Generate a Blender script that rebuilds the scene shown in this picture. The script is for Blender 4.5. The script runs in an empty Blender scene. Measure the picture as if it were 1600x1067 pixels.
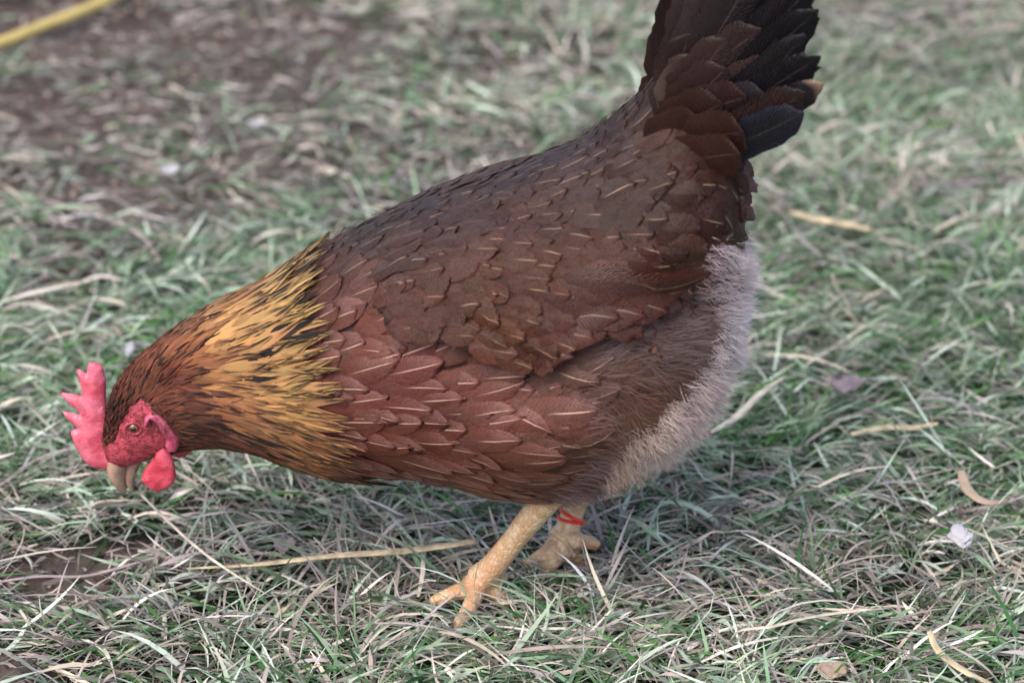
import bpy, bmesh, math, random
import numpy as np
from mathutils import Vector, Matrix
from mathutils.bvhtree import BVHTree
from mathutils.geometry import delaunay_2d_cdt
rs = np.random.RandomState(7); random.seed(7)
sc = bpy.context.scene
COL = sc.collection
# ---------------------------------------------------------------- camera
PITCH = math.radians(28.0); FPX = 3609.0; CAMH = 0.82; CAMD = 1.217
cam = bpy.data.cameras.new('camera'); camo = bpy.data.objects.new('camera', cam); COL.objects.link(camo)
camo.location = (0, -CAMD, CAMH); camo.rotation_euler = (math.pi/2-PITCH, 0, 0)
cam.sensor_width = 36; cam.lens = FPX/1600*36; cam.clip_start = .05; cam.clip_end = 500
cam.dof.use_dof = True; cam.dof.focus_distance = 1.37; cam.dof.aperture_fstop = 5.2
sc.camera = camo
# ---------------------------------------------------------------- sky, sun, exposure
w = bpy.data.worlds.new('World'); sc.world = w; w.use_nodes = True
nt = w.node_tree; bg = nt.nodes['Background']
sky = nt.nodes.new('ShaderNodeTexSky'); sky.sky_type = 'NISHITA'; sky.sun_disc = False
SUN_EL = math.radians(58); SUN_AZ = math.radians(-140)      # azimuth from +y towards +x
sky.sun_elevation = SUN_EL; sky.sun_rotation = SUN_AZ
sky.dust_density = 4; sky.air_density = .8
nt.links.new(sky.outputs[0], bg.inputs[0]); bg.inputs[1].default_value = .15
sun = bpy.data.lights.new('sun', 'SUN'); suno = bpy.data.objects.new('sun', sun); COL.objects.link(suno)
sun.energy = .6; sun.angle = math.radians(60); sun.color = (1, .98, .95)
sd = Vector((math.sin(SUN_AZ)*math.cos(SUN_EL), math.cos(SUN_AZ)*math.cos(SUN_EL), math.sin(SUN_EL)))
suno.rotation_euler = sd.to_track_quat('Z', 'Y').to_euler(); suno.location = (-1, -1, 3)
sc.view_settings.view_transform = 'Standard'; sc.view_settings.look = 'None'
sc.view_settings.exposure = 1.38; sc.view_settings.gamma = 1
# ---------------------------------------------------------------- projection helpers
CP, SP = math.cos(PITCH), math.sin(PITCH)
def rays(px, py):
    px = np.asarray(px, float); py = np.asarray(py, float)
    u = (px-800)/FPX; v = -(py-533.5)/FPX
    return np.stack([u, CP+v*SP, -SP+v*CP], -1)
def P(px, py, Y=0.0):            # point of the vertical plane y = Y
    r = rays(px, py); t = (Y+CAMD)/r[..., 1]
    return np.array([0, -CAMD, CAMH]) + r*t[..., None]
def G(px, py, z=0.0):            # point on the ground
    r = rays(px, py); t = (z-CAMH)/r[..., 2]
    return np.array([0, -CAMD, CAMH]) + r*t[..., None]
def pix(p):
    p = np.asarray(p, float); d = p-np.array([0, -CAMD, CAMH])
    zc = d[..., 1]*CP-d[..., 2]*SP; up = d[..., 1]*SP+d[..., 2]*CP
    return 800+FPX*d[..., 0]/zc, 533.5-FPX*up/zc
def side_pix(p):                 # both flanks read the same plumage map
    q = np.array(p, float); q[..., 1] = -np.abs(q[..., 1]); return pix(q)
def lin(c):
    c = np.asarray(c, float)/255; return np.where(c <= .04045, c/12.92, ((c+.055)/1.055)**2.4)
def sm(a, b, x):
    t = np.clip((np.asarray(x, float)-a)/(b-a), 0, 1); return t*t*(3-2*t)
def inpoly(poly, x, y):
    x = np.asarray(x, float); y = np.asarray(y, float); c = np.zeros(x.shape, bool); n = len(poly)
    for i in range(n):
        x0, y0 = poly[i]; x1, y1 = poly[(i+1) % n]
        if y0 == y1: continue
        c ^= ((y0 > y) != (y1 > y)) & (x < (x1-x0)*(y-y0)/(y1-y0)+x0)
    return c
def pdist(poly, x, y, closed=True):
    x = np.asarray(x, float); y = np.asarray(y, float); d = np.full(x.shape, 1e9); n = len(poly)
    for i in range(n if closed else n-1):
        a = np.array(poly[i], float); b = np.array(poly[(i+1) % n], float); e = b-a; L = e@e+1e-12
        t = np.clip(((x-a[0])*e[0]+(y-a[1])*e[1])/L, 0, 1)
        d = np.minimum(d, np.hypot(x-a[0]-t*e[0], y-a[1]-t*e[1]))
    return d
def idw(samples, x, y, p=3.0):
    S = np.array([[s[0], s[1]] for s in samples], float); V = np.array([np.atleast_1d(s[2]) for s in samples], float)
    d2 = (np.asarray(x)[:, None]-S[None, :, 0])**2+(np.asarray(y)[:, None]-S[None, :, 1])**2+60
    k = d2**(-p/2); return (k@V)/k.sum(1)[:, None]
def vnoise(x, y, seed=0, scale=1.0):
    x = np.asarray(x)*scale; y = np.asarray(y)*scale
    xi = np.floor(x).astype(int); yi = np.floor(y).astype(int); fx = x-xi; fy = y-yi
    fx = fx*fx*(3-2*fx); fy = fy*fy*(3-2*fy)
    def h(a, b):
        n = (a*374761393+b*668265263+seed*1442695041) & 0x7fffffff
        n = ((n ^ (n >> 13))*1274126177) & 0x7fffffff
        return ((n ^ (n >> 16)) & 0xffff)/65535.0
    return (h(xi, yi)*(1-fx)+h(xi+1, yi)*fx)*(1-fy)+(h(xi, yi+1)*(1-fx)+h(xi+1, yi+1)*fx)*fy
def unit(a): return a/(np.linalg.norm(a, axis=-1, keepdims=True)+1e-12)
# ---------------------------------------------------------------- object helpers
def link(o, parent=None):
    COL.objects.link(o)
    if parent is not None: o.parent = parent
    return o
def tag(o, label=None, cat=None, group=None, kind=None):
    if label: o['label'] = label
    if cat: o['category'] = cat
    if group: o['group'] = group
    if kind: o['kind'] = kind
    return o
def mesh(name, V, F, mat, parent=None, attrs=None, smooth=True):
    V = np.asarray(V, np.float32); me = bpy.data.meshes.new(name)
    if isinstance(F, np.ndarray):
        k = F.shape[1]; me.vertices.add(len(V)); me.vertices.foreach_set('co', V.ravel())
        me.loops.add(F.size); me.loops.foreach_set('vertex_index', F.astype(np.int32).ravel())
        me.polygons.add(len(F)); me.polygons.foreach_set('loop_start', np.arange(0, F.size, k, dtype=np.int32))
        me.update(calc_edges=True)
    else: me.from_pydata([tuple(v) for v in V], [], F); me.update()
    if smooth: me.polygons.foreach_set('use_smooth', np.ones(len(me.polygons), bool))
    for nme, arr in (attrs or {}).items():
        a = me.attributes.new(nme, 'FLOAT_COLOR', 'POINT'); arr = np.asarray(arr, np.float32)
        if arr.shape[1] == 3: arr = np.concatenate([arr, np.ones((len(arr), 1), np.float32)], 1)
        a.data.foreach_set('color', arr.ravel())
    me.materials.append(mat); me.validate(); o = bpy.data.objects.new(name, me); return link(o, parent)
def tube(path, rad, n=12, flat=1.0, updir=None, sub=1):
    path = np.asarray(path, float); rad = np.asarray(rad, float)*np.ones(len(path))
    if sub > 1:
        t = np.linspace(0, len(path)-1, (len(path)-1)*sub+1); q = []
        for x in t:
            i = min(int(x), len(path)-2); f = x-i
            p0, p1, p2, p3 = path[max(i-1, 0)], path[i], path[i+1], path[min(i+2, len(path)-1)]
            q.append(.5*((2*p1)+(-p0+p2)*f+(2*p0-5*p1+4*p2-p3)*f*f+(-p0+3*p1-3*p2+p3)*f**3))
        rad = np.interp(t, np.arange(len(path)), rad); path = np.array(q)
    V = []; F = []; T = unit(np.gradient(path, axis=0)); up = np.array(updir if updir is not None else (0, 0, 1.0))
    for i, (p, r) in enumerate(zip(path, rad)):
        a = np.cross(T[i], up); a = a/(np.linalg.norm(a)+1e-9); b = np.cross(a, T[i])
        for k in range(n):
            th = 2*math.pi*k/n; V.append(p+r*(math.cos(th)*a+flat*math.sin(th)*b))
    m = len(path)
    for i in range(m-1):
        for k in range(n): F.append((i*n+k, i*n+(k+1) % n, (i+1)*n+(k+1) % n, (i+1)*n+k))
    F.append(tuple(range(n-1, -1, -1))); F.append(tuple((m-1)*n+k for k in range(n)))
    return np.array(V), F
def merge(parts):
    V = []; F = []; o = 0
    for v, f in parts:
        V.append(np.asarray(v)); F += [tuple(int(i)+o for i in q) for q in f]; o += len(v)
    return np.concatenate(V), F
def plate(outline, Yc, thick, step=4.0, bow=0.0, lean=0.0, prof=.5, wave=0):
    """lens-shaped solid with a traced outline: real thickness, rounded rim"""
    o = np.array(outline, float)
    xs = np.arange(o[:, 0].min(), o[:, 0].max(), step); ys = np.arange(o[:, 1].min(), o[:, 1].max(), step)
    gx, gy = np.meshgrid(xs, ys); gx = gx.ravel()+rs.uniform(-.6, .6, gx.size); gy = gy.ravel()+rs.uniform(-.6, .6, gy.size)
    bd = []
    for i in range(len(o)):
        a, b = o[i], o[(i+1) % len(o)]; k = max(1, int(np.hypot(*(b-a))/step))
        for j in range(k): bd.append(a+(b-a)*j/k)
    bd = np.array(bd); m = inpoly(outline, gx, gy) & (pdist(outline, gx, gy) > step*.6)
    pts = np.concatenate([bd, np.stack([gx[m], gy[m]], 1)]); nb = len(bd)
    r = delaunay_2d_cdt([Vector(p) for p in pts], [], [list(range(nb))], 1, 1e-4)
    v2 = np.array([tuple(v) for v in r[0]]); tri = [tuple(f) for f in r[2]]
    d = pdist(outline, v2[:, 0], v2[:, 1]); dm = d.max()
    t = thick*.5*np.clip(1-(1-np.minimum(d/(dm*.8), 1))**2, 0, 1)**prof
    if wave: t = t*(1+wave*(vnoise(v2[:, 0], v2[:, 1], 5, .09)-.5))
    cx, cy = v2.mean(0); off = bow*((v2[:, 1]-cy)/100)**2+lean*(v2[:, 1]-cy)/100
    A = P(v2[:, 0], v2[:, 1], 0); A1 = A.copy(); A1[:, 1] = Yc+off-t; A2 = A.copy(); A2[:, 1] = Yc+off+t
    rim = d < 1e-3; n = len(v2); V = np.concatenate([A1, A2]); idx = np.arange(n)+n; idx[rim] = np.arange(n)[rim]
    F = [f for f in tri]+[tuple(int(idx[i]) for i in reversed(f)) for f in tri]
    return V, F
# ---------------------------------------------------------------- materials
def newmat(name):
    m = bpy.data.materials.new(name); m.use_nodes = True; return m, m.node_tree, m.node_tree.nodes['Principled BSDF']
class NB:
    def __init__(s, nt): s.nt = nt
    def n(s, t, **k):
        x = s.nt.nodes.new('ShaderNode'+t)
        for a, b in k.items(): setattr(x, a, b)
        return x
    def put(s, inp, v):
        if hasattr(v, 'is_output') or isinstance(v, bpy.types.NodeSocket): s.nt.links.new(v, inp)
        else: inp.default_value = v
    def math(s, op, a, b=0.0, c=None):
        x = s.n('Math', operation=op); s.put(x.inputs[0], a); s.put(x.inputs[1], b)
        if c is not None: s.put(x.inputs[2], c)
        return x.outputs[0]
    def mix(s, f, a, b, blend='MIX'):
        x = s.n('Mix', data_type='RGBA', blend_type=blend); s.put(x.inputs[0], f)
        s.put(x.inputs[6], a if not isinstance(a, tuple) else (*a, 1)); s.put(x.inputs[7], b if not isinstance(b, tuple) else (*b, 1)); return x.outputs[2]
    def ss(s, a, b, v):
        x = s.n('MapRange', interpolation_type='SMOOTHSTEP'); s.put(x.inputs[0], v)
        x.inputs[1].default_value = a; x.inputs[2].default_value = b; return x.outputs[0]
    def noise(s, scale, detail=3, rough=.6, vec=None):
        x = s.n('TexNoise'); x.inputs['Scale'].default_value = scale; x.inputs['Detail'].default_value = detail; x.inputs['Roughness'].default_value = rough
        if vec is not None: s.nt.links.new(vec, x.inputs['Vector'])
        return x.outputs[0]
    def obj(s): return s.n('TexCoord').outputs['Object']
    def attr(s, name):
        x = s.n('Attribute'); x.attribute_name = name; return x
    def bump(s, h, strength, dist, bs, normal=None):
        x = s.n('Bump'); x.inputs['Strength'].default_value = strength; x.inputs['Distance'].default_value = dist
        s.put(x.inputs['Height'], h)
        if normal is not None: s.nt.links.new(normal, x.inputs['Normal'])
        s.nt.links.new(x.outputs[0], bs.inputs['Normal']); return x.outputs[0]
def plain(name, rgb, rough=.6, var=.25, scale=60, bumpd=.0, spec=.4, sss=0):
    m, nt, bs = newmat(name); b = NB(nt); c = lin(rgb); ob = b.obj()
    f = b.ss(.3, .7, b.noise(scale, 4, .6, ob))
    nt.links.new(b.mix(f, tuple(c*(1-var)), tuple(np.clip(c*(1+var), 0, 1))), bs.inputs['Base Color'])
    bs.inputs['Roughness'].default_value = rough; bs.inputs['Specular IOR Level'].default_value = spec
    if sss: bs.inputs['Subsurface Weight'].default_value = sss; bs.inputs['Subsurface Scale'].default_value = .004; bs.inputs['Subsurface Radius'].default_value = (1, .3, .2)
    if bumpd: b.bump(b.noise(scale*4, 4, .6, ob), .6, bumpd, bs)
    return m
def feather_mat(name, mode='body', pepper=.5, rough=.55, shaftcol=(196, 160, 128), fray=55, frayamt=.26, swid=(.02, .07), pale=0):
    m, nt, bs = newmat(name); b = NB(nt)
    fp = b.attr('fp'); sep = b.n('SeparateColor'); nt.links.new(fp.outputs['Color'], sep.inputs[0])
    u, v, sh, rnd = sep.outputs[0], sep.outputs[1], sep.outputs[2], fp.outputs['Alpha']
    av = b.math('ABSOLUTE', b.math('SUBTRACT', b.math('MULTIPLY', v, 2), 1))
    c1 = b.attr('fcol').outputs['Color']; c2 = b.attr('fcol2').outputs['Color']; ob = b.obj()
    nz = b.noise(420, 3, .7, ob)
    if mode == 'hackle':
        e = b.math('ADD', av, b.math('MULTIPLY', b.math('SUBTRACT', b.noise(260, 3, .6, ob), .5), .5))
        stripe = b.math('MULTIPLY', b.math('SUBTRACT', 1, b.ss(.24, .55, e)), b.ss(.42, .7, u))
        stripe = b.math('MULTIPLY', stripe, sh)
        col = b.mix(stripe, c1, c2)
    else:
        edge = b.ss(.55, 1.0, b.math('MAXIMUM', av, b.math('SUBTRACT', b.math('MULTIPLY', u, 2.2), 1.2)))
        col = b.mix(edge, c1, c2)
        if pale:
            pv = b.math('MULTIPLY', b.ss(.5, .62, v), b.math('MULTIPLY', b.ss(.45, .9, u), pale)); col = b.mix(pv, col, tuple(lin((158, 120, 112))))  # paler vane half: sheen painted into the colour, besides the vane's own tone
    if pepper:
        pn = b.ss(.42, .62, b.noise(900, 2, .8, ob)); pm = b.math('MULTIPLY', pn, pepper)
        col = b.mix(pm, col, b.mix(1.0, col, (.30, .26, .25), 'MULTIPLY'))
    # fine barbs running off the shaft
    ph = b.math('ADD', b.math('MULTIPLY', b.math('SUBTRACT', u, b.math('MULTIPLY', av, .28)), 170), b.math('MULTIPLY', nz, 9))
    barb = b.math('MULTIPLY_ADD', b.math('SINE', ph), .5, .5)
    col = b.mix(b.math('MULTIPLY', barb, .28), col, b.mix(1.0, col, (.45, .43, .42), 'MULTIPLY'))
    big = b.ss(.3, .7, b.noise(30, 3, .6, ob)); col = b.mix(b.math('MULTIPLY', big, .4), col, b.mix(1.0, col, (.55, .52, .55), 'MULTIPLY'))
    if mode != 'hackle':
        sm_ = b.math('MULTIPLY', b.math('SUBTRACT', 1, b.ss(swid[0], swid[1], av)), b.ss(.45, .74, b.math('ADD', u, b.math('MULTIPLY', rnd, .12))))
        sm_ = b.math('MULTIPLY', sm_, sh)
        sm_ = b.math('MULTIPLY', sm_, b.math('SUBTRACT', 1, b.ss(.86, .97, u)))
        col = b.mix(sm_, col, tuple(lin(shaftcol)))
    nt.links.new(col, bs.inputs['Base Color'])
    n1 = b.n('TexNoise', noise_dimensions='1D'); n1.inputs['Scale'].default_value = 1; n1.inputs['Detail'].default_value = 2
    b.put(n1.inputs['W'], b.math('ADD', b.math('MULTIPLY', b.math('SUBTRACT', u, b.math('MULTIPLY', av, .28)), fray), b.math('ADD', b.math('MULTIPLY', rnd, 97), b.math('MULTIPLY', b.math('SIGN', b.math('SUBTRACT', v, .5)), 31))))
    ed = b.math('MAXIMUM', av, b.ss(.55, 1.06, u))
    b.put(bs.inputs['Alpha'], b.ss(-.05, .05, b.math('SUBTRACT', b.math('MULTIPLY_ADD', n1.outputs[0], frayamt*2, 1.02-frayamt), ed)))
    bs.inputs['Roughness'].default_value = rough; bs.inputs['Specular IOR Level'].default_value = .25
    bs.inputs['Sheen Weight'].default_value = .0; bs.inputs['Sheen Roughness'].default_value = .5
    b.bump(b.math('ADD', barb, nz), .5, .0004, bs)
    return m
def hair_mat(name, rough=.8):
    m, nt, bs = newmat(name); b = NB(nt)
    nt.links.new(b.attr('fcol').outputs['Color'], bs.inputs['Base Color'])
    bs.inputs['Roughness'].default_value = rough; bs.inputs['Specular IOR Level'].default_value = .2
    return m
M_body = feather_mat('contour_feather'); M_breast = feather_mat('breast_feather', pepper=.45, pale=.28, shaftcol=(214, 176, 156), swid=(.01, .055), frayamt=.30, rough=.45); M_wing = feather_mat('wing_feather', pepper=.8, frayamt=.42, fray=75, swid=(.005, .055), rough=.45, shaftcol=(172, 140, 110))
M_hackle = feather_mat('hackle_feather', 'hackle', pepper=0, rough=.45, fray=90, frayamt=.22)
M_tail = feather_mat('tail_feather', pepper=.35, rough=.42, shaftcol=(95, 80, 72), fray=120, frayamt=.10, swid=(.01, .04))
M_down = hair_mat('down')
M_under = plain('under_plumage', (58, 34, 26), .8, .3, 80, .0005)
def face_mat():
    m, nt, bs = newmat('red_face_skin'); b = NB(nt); ob = b.obj()
    f = b.ss(.35, .65, b.noise(220, 4, .65, ob)); vo = b.n('TexVoronoi'); vo.inputs['Scale'].default_value = 1100; nt.links.new(ob, vo.inputs['Vector'])
    nt.links.new(b.mix(f, tuple(lin((120, 38, 46))), tuple(lin((184, 70, 84)))), bs.inputs['Base Color'])
    bs.inputs['Roughness'].default_value = .55; bs.inputs['Subsurface Weight'].default_value = .15; bs.inputs['Subsurface Scale'].default_value = .003
    b.bump(b.math('ADD', vo.outputs['Distance'], f), .6, .0006, bs); return m
def comb_mat(name, c1, c2):
    m, nt, bs = newmat(name); b = NB(nt); ob = b.obj()
    f = b.ss(.3, .7, b.noise(90, 4, .6, ob)); vo = b.n('TexVoronoi'); vo.inputs['Scale'].default_value = 900; nt.links.new(ob, vo.inputs['Vector'])
    nt.links.new(b.mix(f, tuple(lin(c1)), tuple(lin(c2))), bs.inputs['Base Color'])
    bs.inputs['Roughness'].default_value = .5; bs.inputs['Subsurface Weight'].default_value = .2; bs.inputs['Subsurface Scale'].default_value = .004
    bs.inputs['Subsurface Radius'].default_value = (1, .25, .2)
    b.bump(b.math('ADD', vo.outputs['Distance'], b.noise(300, 3, .6, ob)), .5, .0005, bs); return m
def leg_mat():
    m, nt, bs = newmat('scaly_leg_skin'); b = NB(nt); ob = b.obj()
    mp = b.n('Mapping'); mp.inputs['Scale'].default_value = (1, 1, .75); nt.links.new(ob, mp.inputs[0])
    vo = b.n('TexVoronoi', feature='DISTANCE_TO_EDGE'); vo.inputs['Scale'].default_value = 330; nt.links.new(mp.outputs[0], vo.inputs['Vector'])
    vc = b.n('TexVoronoi'); vc.inputs['Scale'].default_value = 330; nt.links.new(mp.outputs[0], vc.inputs['Vector'])
    e = b.ss(0, .12, vo.outputs[0])
    sepc = b.n('SeparateColor'); nt.links.new(vc.outputs['Color'], sepc.inputs[0])
    base = b.mix(b.ss(.2, .8, sepc.outputs[0]), tuple(lin((188, 152, 112))), tuple(lin((202, 178, 146))))
    pink = b.mix(b.ss(.4, .65, b.noise(45, 3, .6, ob)), base, tuple(lin((192, 150, 112))))
    nt.links.new(b.mix(e, b.mix(1.0, pink, (.88, .80, .74), 'MULTIPLY'), pink), bs.inputs['Base Color'])
    bs.inputs['Roughness'].default_value = .42; bs.inputs['Subsurface Weight'].default_value = .1; bs.inputs['Subsurface Scale'].default_value = .003
    b.bump(b.ss(0, .25, vo.outputs[0]), .6, .0005, bs); return m
M_face, M_leg = face_mat(), leg_mat()
M_comb = comb_mat('comb_skin', (186, 66, 84), (222, 118, 134)); M_wattle = comb_mat('wattle_skin', (170, 44, 60), (206, 82, 98)); M_lobe = comb_mat('earlobe_skin', (158, 52, 78), (186, 92, 118))
# ---------------------------------------------------------------- hen: torso loft (side outline, half width)
ST = [((170, 728), (205, 722), .006), ((161, 700), (232, 712), .0125), ((163, 672), (252, 706), .0160), ((168, 640), (272, 700), .0190),
      ((180, 600), (298, 696), .0215), ((208, 560), (330, 695), .0250), ((262, 512), (372, 698), .0310), ((335, 468), (432, 708), .0400),
      ((412, 432), (502, 728), .0510), ((476, 390), (572, 737), .0610), ((548, 345), (650, 738), .0700), ((642, 303), (722, 752), .0770),
      ((742, 272), (792, 770), .0810), ((832, 236), (852, 775), .0820), ((905, 205), (918, 752), .0800), ((955, 172), (985, 728), .0740),
      ((1003, 132), (1050, 690), .0640), ((1048, 92), (1105, 630), .0520), ((1104, 100), (1140, 555), .0400), ((1140, 180), (1154, 470), .0280), ((1152, 300), (1155, 400), .0110)]
NS, NT = 200, 120
def catmull(A, t):
    A = np.asarray(A, float); i = np.clip(t.astype(int), 0, len(A)-2); f = (t-i)[:, None]
    g = lambda k: A[np.clip(k, 0, len(A)-1)]
    p0, p1, p2, p3 = g(i-1), g(i), g(i+1), g(i+2)
    return .5*(2*p1+(-p0+p2)*f+(2*p0-5*p1+4*p2-p3)*f*f+(-p0+3*p1-3*p2+p3)*f**3)
SHR = .004                                              # room for the plumage
tt = np.linspace(0, len(ST)-1, NS)
A = catmull([[*s[0], *s[1], s[2]] for s in ST], tt)
Tp = P(A[:, 0], A[:, 1]); Bp = P(A[:, 2], A[:, 3]); Cc = (Tp+Bp)/2; ax = (Tp-Bp)/2; hh = np.linalg.norm(ax, axis=1); ax = ax/hh[:, None]
bw = A[:, 4]; vert = np.abs(ax[:, 2]); shr = SHR*sm(2.5, 7, tt)
hh = np.sqrt(np.maximum(hh**2-(bw*math.tan(PITCH)*vert)**2*.9, (.55*hh)**2))-shr
th = np.linspace(0, 2*math.pi, NT, endpoint=False)
YA = np.array([0, 1, 0])
def loft_pts():
    c, s = np.cos(th), np.sin(th)
    wq = 1-.10*s                                        # fuller below
    V = Cc[:, None, :]+ax[:, None, :]*(hh[:, None]*s[None])[..., None]+YA*((bw-shr*.5)[:, None]*(c*wq)[None])[..., None]
    return V
LV = loft_pts()
# far-side / near-side swellings: thigh and the cushion over the rump
pxg, pyg = side_pix(LV.reshape(-1, 3))
def swell(cx, cy, rx, ry, rot, amp, hard=.55):
    a = math.radians(rot); dx, dy = pxg-cx, pyg-cy
    d = np.hypot((dx*math.cos(a)+dy*math.sin(a))/rx, (-dx*math.sin(a)+dy*math.cos(a))/ry)
    return amp*(1-sm(hard, 1, d))
yy = LV.reshape(-1, 3); sg = np.sign(yy[:, 1])*np.minimum(np.abs(yy[:, 1])/.02, 1)
yy[:, 1] += sg*(swell(985, 590, 165, 130, -25, .010, .5)+swell(1055, 320, 130, 135, 60, .011, .35)+swell(860, 690, 130, 90, 0, .006, .4))
LV = yy.reshape(NS, NT, 3)
def grid_faces(ns, nt_, closed=True):
    i, j = np.meshgrid(np.arange(ns-1), np.arange(nt_ if closed else nt_-1), indexing='ij'); j2 = (j+1) % nt_
    return np.stack([i*nt_+j, i*nt_+j2, (i+1)*nt_+j2, (i+1)*nt_+j], -1).reshape(-1, 4)
LF = [tuple(int(k) for k in f) for f in grid_faces(NS, NT)]
c0 = len(yy); LVv = np.concatenate([LV.reshape(-1, 3), LV[0].mean(0)[None], LV[-1].mean(0)[None]])
LF += [(c0, (j+1) % NT, j) for j in range(NT)]+[(c0+1, (NS-1)*NT+j, (NS-1)*NT+(j+1) % NT) for j in range(NT)]
bvh = BVHTree.FromPolygons([Vector(v) for v in LVv], LF)
du = np.gradient(LV, axis=0); dv = (np.roll(LV, -1, 1)-np.roll(LV, 1, 1)); LN = unit(np.cross(du, dv)); 
if (LN[NS//2]*(LV[NS//2]-Cc[NS//2])).sum() < 0: LN = -LN
TT = np.repeat(tt[:, None], NT, 1)
def nearest(b, pts, ref=None):
    L = np.empty_like(pts); N = np.empty_like(pts)
    for i, p in enumerate(pts):
        l, n, _, _ = b.find_nearest(p)
        L[i] = l; N[i] = n
    return L, N
def outward(L, N):
    # orient normals away from the spine
    px_ = np.interp(L[:, 0], Cc[:, 0][np.argsort(Cc[:, 0])], Cc[:, 2][np.argsort(Cc[:, 0])])
    c = np.stack([L[:, 0], np.zeros(len(L)), px_], 1); s = np.sign(((L-c)*N).sum(1)); s[s == 0] = 1
    return N*s[:, None]
FLIP = 1.0
_l, _n = nearest(bvh, LV[NS//2, ::10]+LN[NS//2, ::10]*.01)
FLIP = 1.0 if (_n*LN[NS//2, ::10]).sum() > 0 else -1.0
# body = torso + tail stump + legs + toes, fused into one skin
def blob(c, r, rot=0, n=24):
    V = []; F = []
    for i in range(n+1):
        for j in range(n):
            a = math.pi*i/n; b_ = 2*math.pi*j/n; V.append((r[0]*math.sin(a)*math.cos(b_), r[1]*math.sin(a)*math.sin(b_), r[2]*math.cos(a)))
    V = np.array(V); R = np.array(Matrix.Rotation(rot, 3, 'Y')); V = V@R.T+np.array(c)
    for i in range(n):
        for j in range(n): F.append((i*n+j, i*n+(j+1) % n, (i+1)*n+(j+1) % n, (i+1)*n+j))
    return V, F
NY, FY = -.031, .034
footN = G(748, 912, .016); footF = G(878, 852, .019)
hockN = P(868, 762, -.040); kneeN = P(930, 690, -.04)
hockF = P(917, 735, .030); 
def toe(root, path, r0=.0065, r1=.0032, base=.010):
    pts = [root]+path; n = len(pts); rr = np.linspace(r0, r1, n)
    if n > 2: rr[1:-1] *= np.array([1.0+.12*((k % 2)) for k in range(n-2)])
    return tube(pts, rr, 10, 1, None, 5)
def toeG(a, *pp, z=(.012, .011, .008)):
    return toe(a, [G(x, y, zz+.009) for (x, y), zz in zip(pp, z)])
legs = [tube([kneeN, hockN+np.array([.004, 0, .004]), hockN*.9+footN*.1, hockN*.5+footN*.5, hockN*.2+footN*.8, footN+np.array([0, 0, .003])], [.013, .0115, .0092, .0074, .0079, .0098], 16, 1.0, (0, 1, 0), 5),
        tube([P(960, 670, .03), hockF, hockF*.85+footF*.15, hockF*.5+footF*.5, hockF*.22+footF*.78, footF+np.array([0, 0, .004])], [.013, .0105, .0085, .0072, .0080, .0105], 16, 1.0, (0, 1, 0), 5),
        blob(footN+np.array([-.001, 0, -.001]), (.0105, .010, .008)), blob(footF+np.array([0, 0, -.002]), (.0120, .0115, .0085)),
        toeG(footN, (715, 925), (694, 933), (672, 941), z=(.008, .007, .005)), toeG(footN, (738, 940), (728, 958), (712, 978), z=(.009, .008, .002)),
        toeG(footN, (772, 925), (786, 938), (794, 952), z=(.002, -.004, -.008)), toeG(footN, (775, 905), (790, 898), z=(.010, .008)),
        toeG(footF, (855, 864), (840, 872), (820, 884), z=(.010, .006, .000)), toeG(footF, (868, 872), (860, 884), (850, 900), z=(.008, .003, -.004)),
        toeG(footF, (895, 868), (908, 880), (920, 892), z=(.003, -.003, -.006)), toeG(footF, (896, 845), (915, 846), (936, 852), z=(.018, .014, .010))]
tailstump = blob(P(1060, 185), (.060, .026, .024), math.radians(-38))
bv, bf = merge([(LVv, LF)]+legs+[tailstump])
tmp = bpy.data.meshes.new('t'); tmp.from_pydata([tuple(v) for v in bv], [], bf); to = bpy.data.objects.new('t', tmp); COL.objects.link(to)
bm = bmesh.new(); bm.from_mesh(tmp); bmesh.ops.recalc_face_normals(bm, faces=bm.faces); bm.to_mesh(tmp); bm.free()
md = to.modifiers.new('r', 'REMESH'); md.mode = 'VOXEL'; md.voxel_size = .0014
md2 = to.modifiers.new('s', 'SMOOTH'); md2.iterations = 4; md2.factor = .5
dg = bpy.context.evaluated_depsgraph_get(); ev = to.evaluated_get(dg)
bme = bpy.data.meshes.new_from_object(ev); bpy.data.objects.remove(to)
HEN = bpy.data.objects.new('hen', None); COL.objects.link(HEN); HEN.location = (0, 0, 0); HEN.empty_display_size = .05
tag(HEN, 'brown hen with golden neck feathers and red comb, bending down to peck at the grass', 'chicken')
bme.name = 'body'; body = bpy.data.objects.new('body', bme); link(body, HEN)
n = len(bme.vertices); co = np.empty(n*3, np.float32); bme.vertices.foreach_get('co', co); co = co.reshape(-1, 3)
bme.materials.clear()
for m in (M_under, M_face, M_leg): bme.materials.append(m)
FACE = [(158, 745), (160, 700), (176, 690), (184, 668), (198, 640), (220, 624), (234, 630), (240, 656), (264, 680), (258, 706), (230, 745)]
fc = np.empty(len(bme.polygons)*3, np.float32); bme.polygons.foreach_get('center', fc); fc = fc.reshape(-1, 3)
sx, sy = side_pix(fc); mi = np.zeros(len(fc), np.int32)
mi[inpoly(FACE, sx, sy)] = 1
mi[(fc[:, 2] < hockN[2]+.003) & (fc[:, 0] > -.1) & (np.abs(sx-830) < 170) & (sy > 700)] = 2
lowz = P(860, 772, -.04)[2]; mi[(mi == 2) & (fc[:, 2] > lowz+.004)] = 0
mi[(fc[:, 2] < .05) & (fc[:, 0] > -.15)] = 2
bme.polygons.foreach_set('material_index', mi); bme.polygons.foreach_set('use_smooth', np.ones(len(fc), bool)); bme.update()
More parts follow.
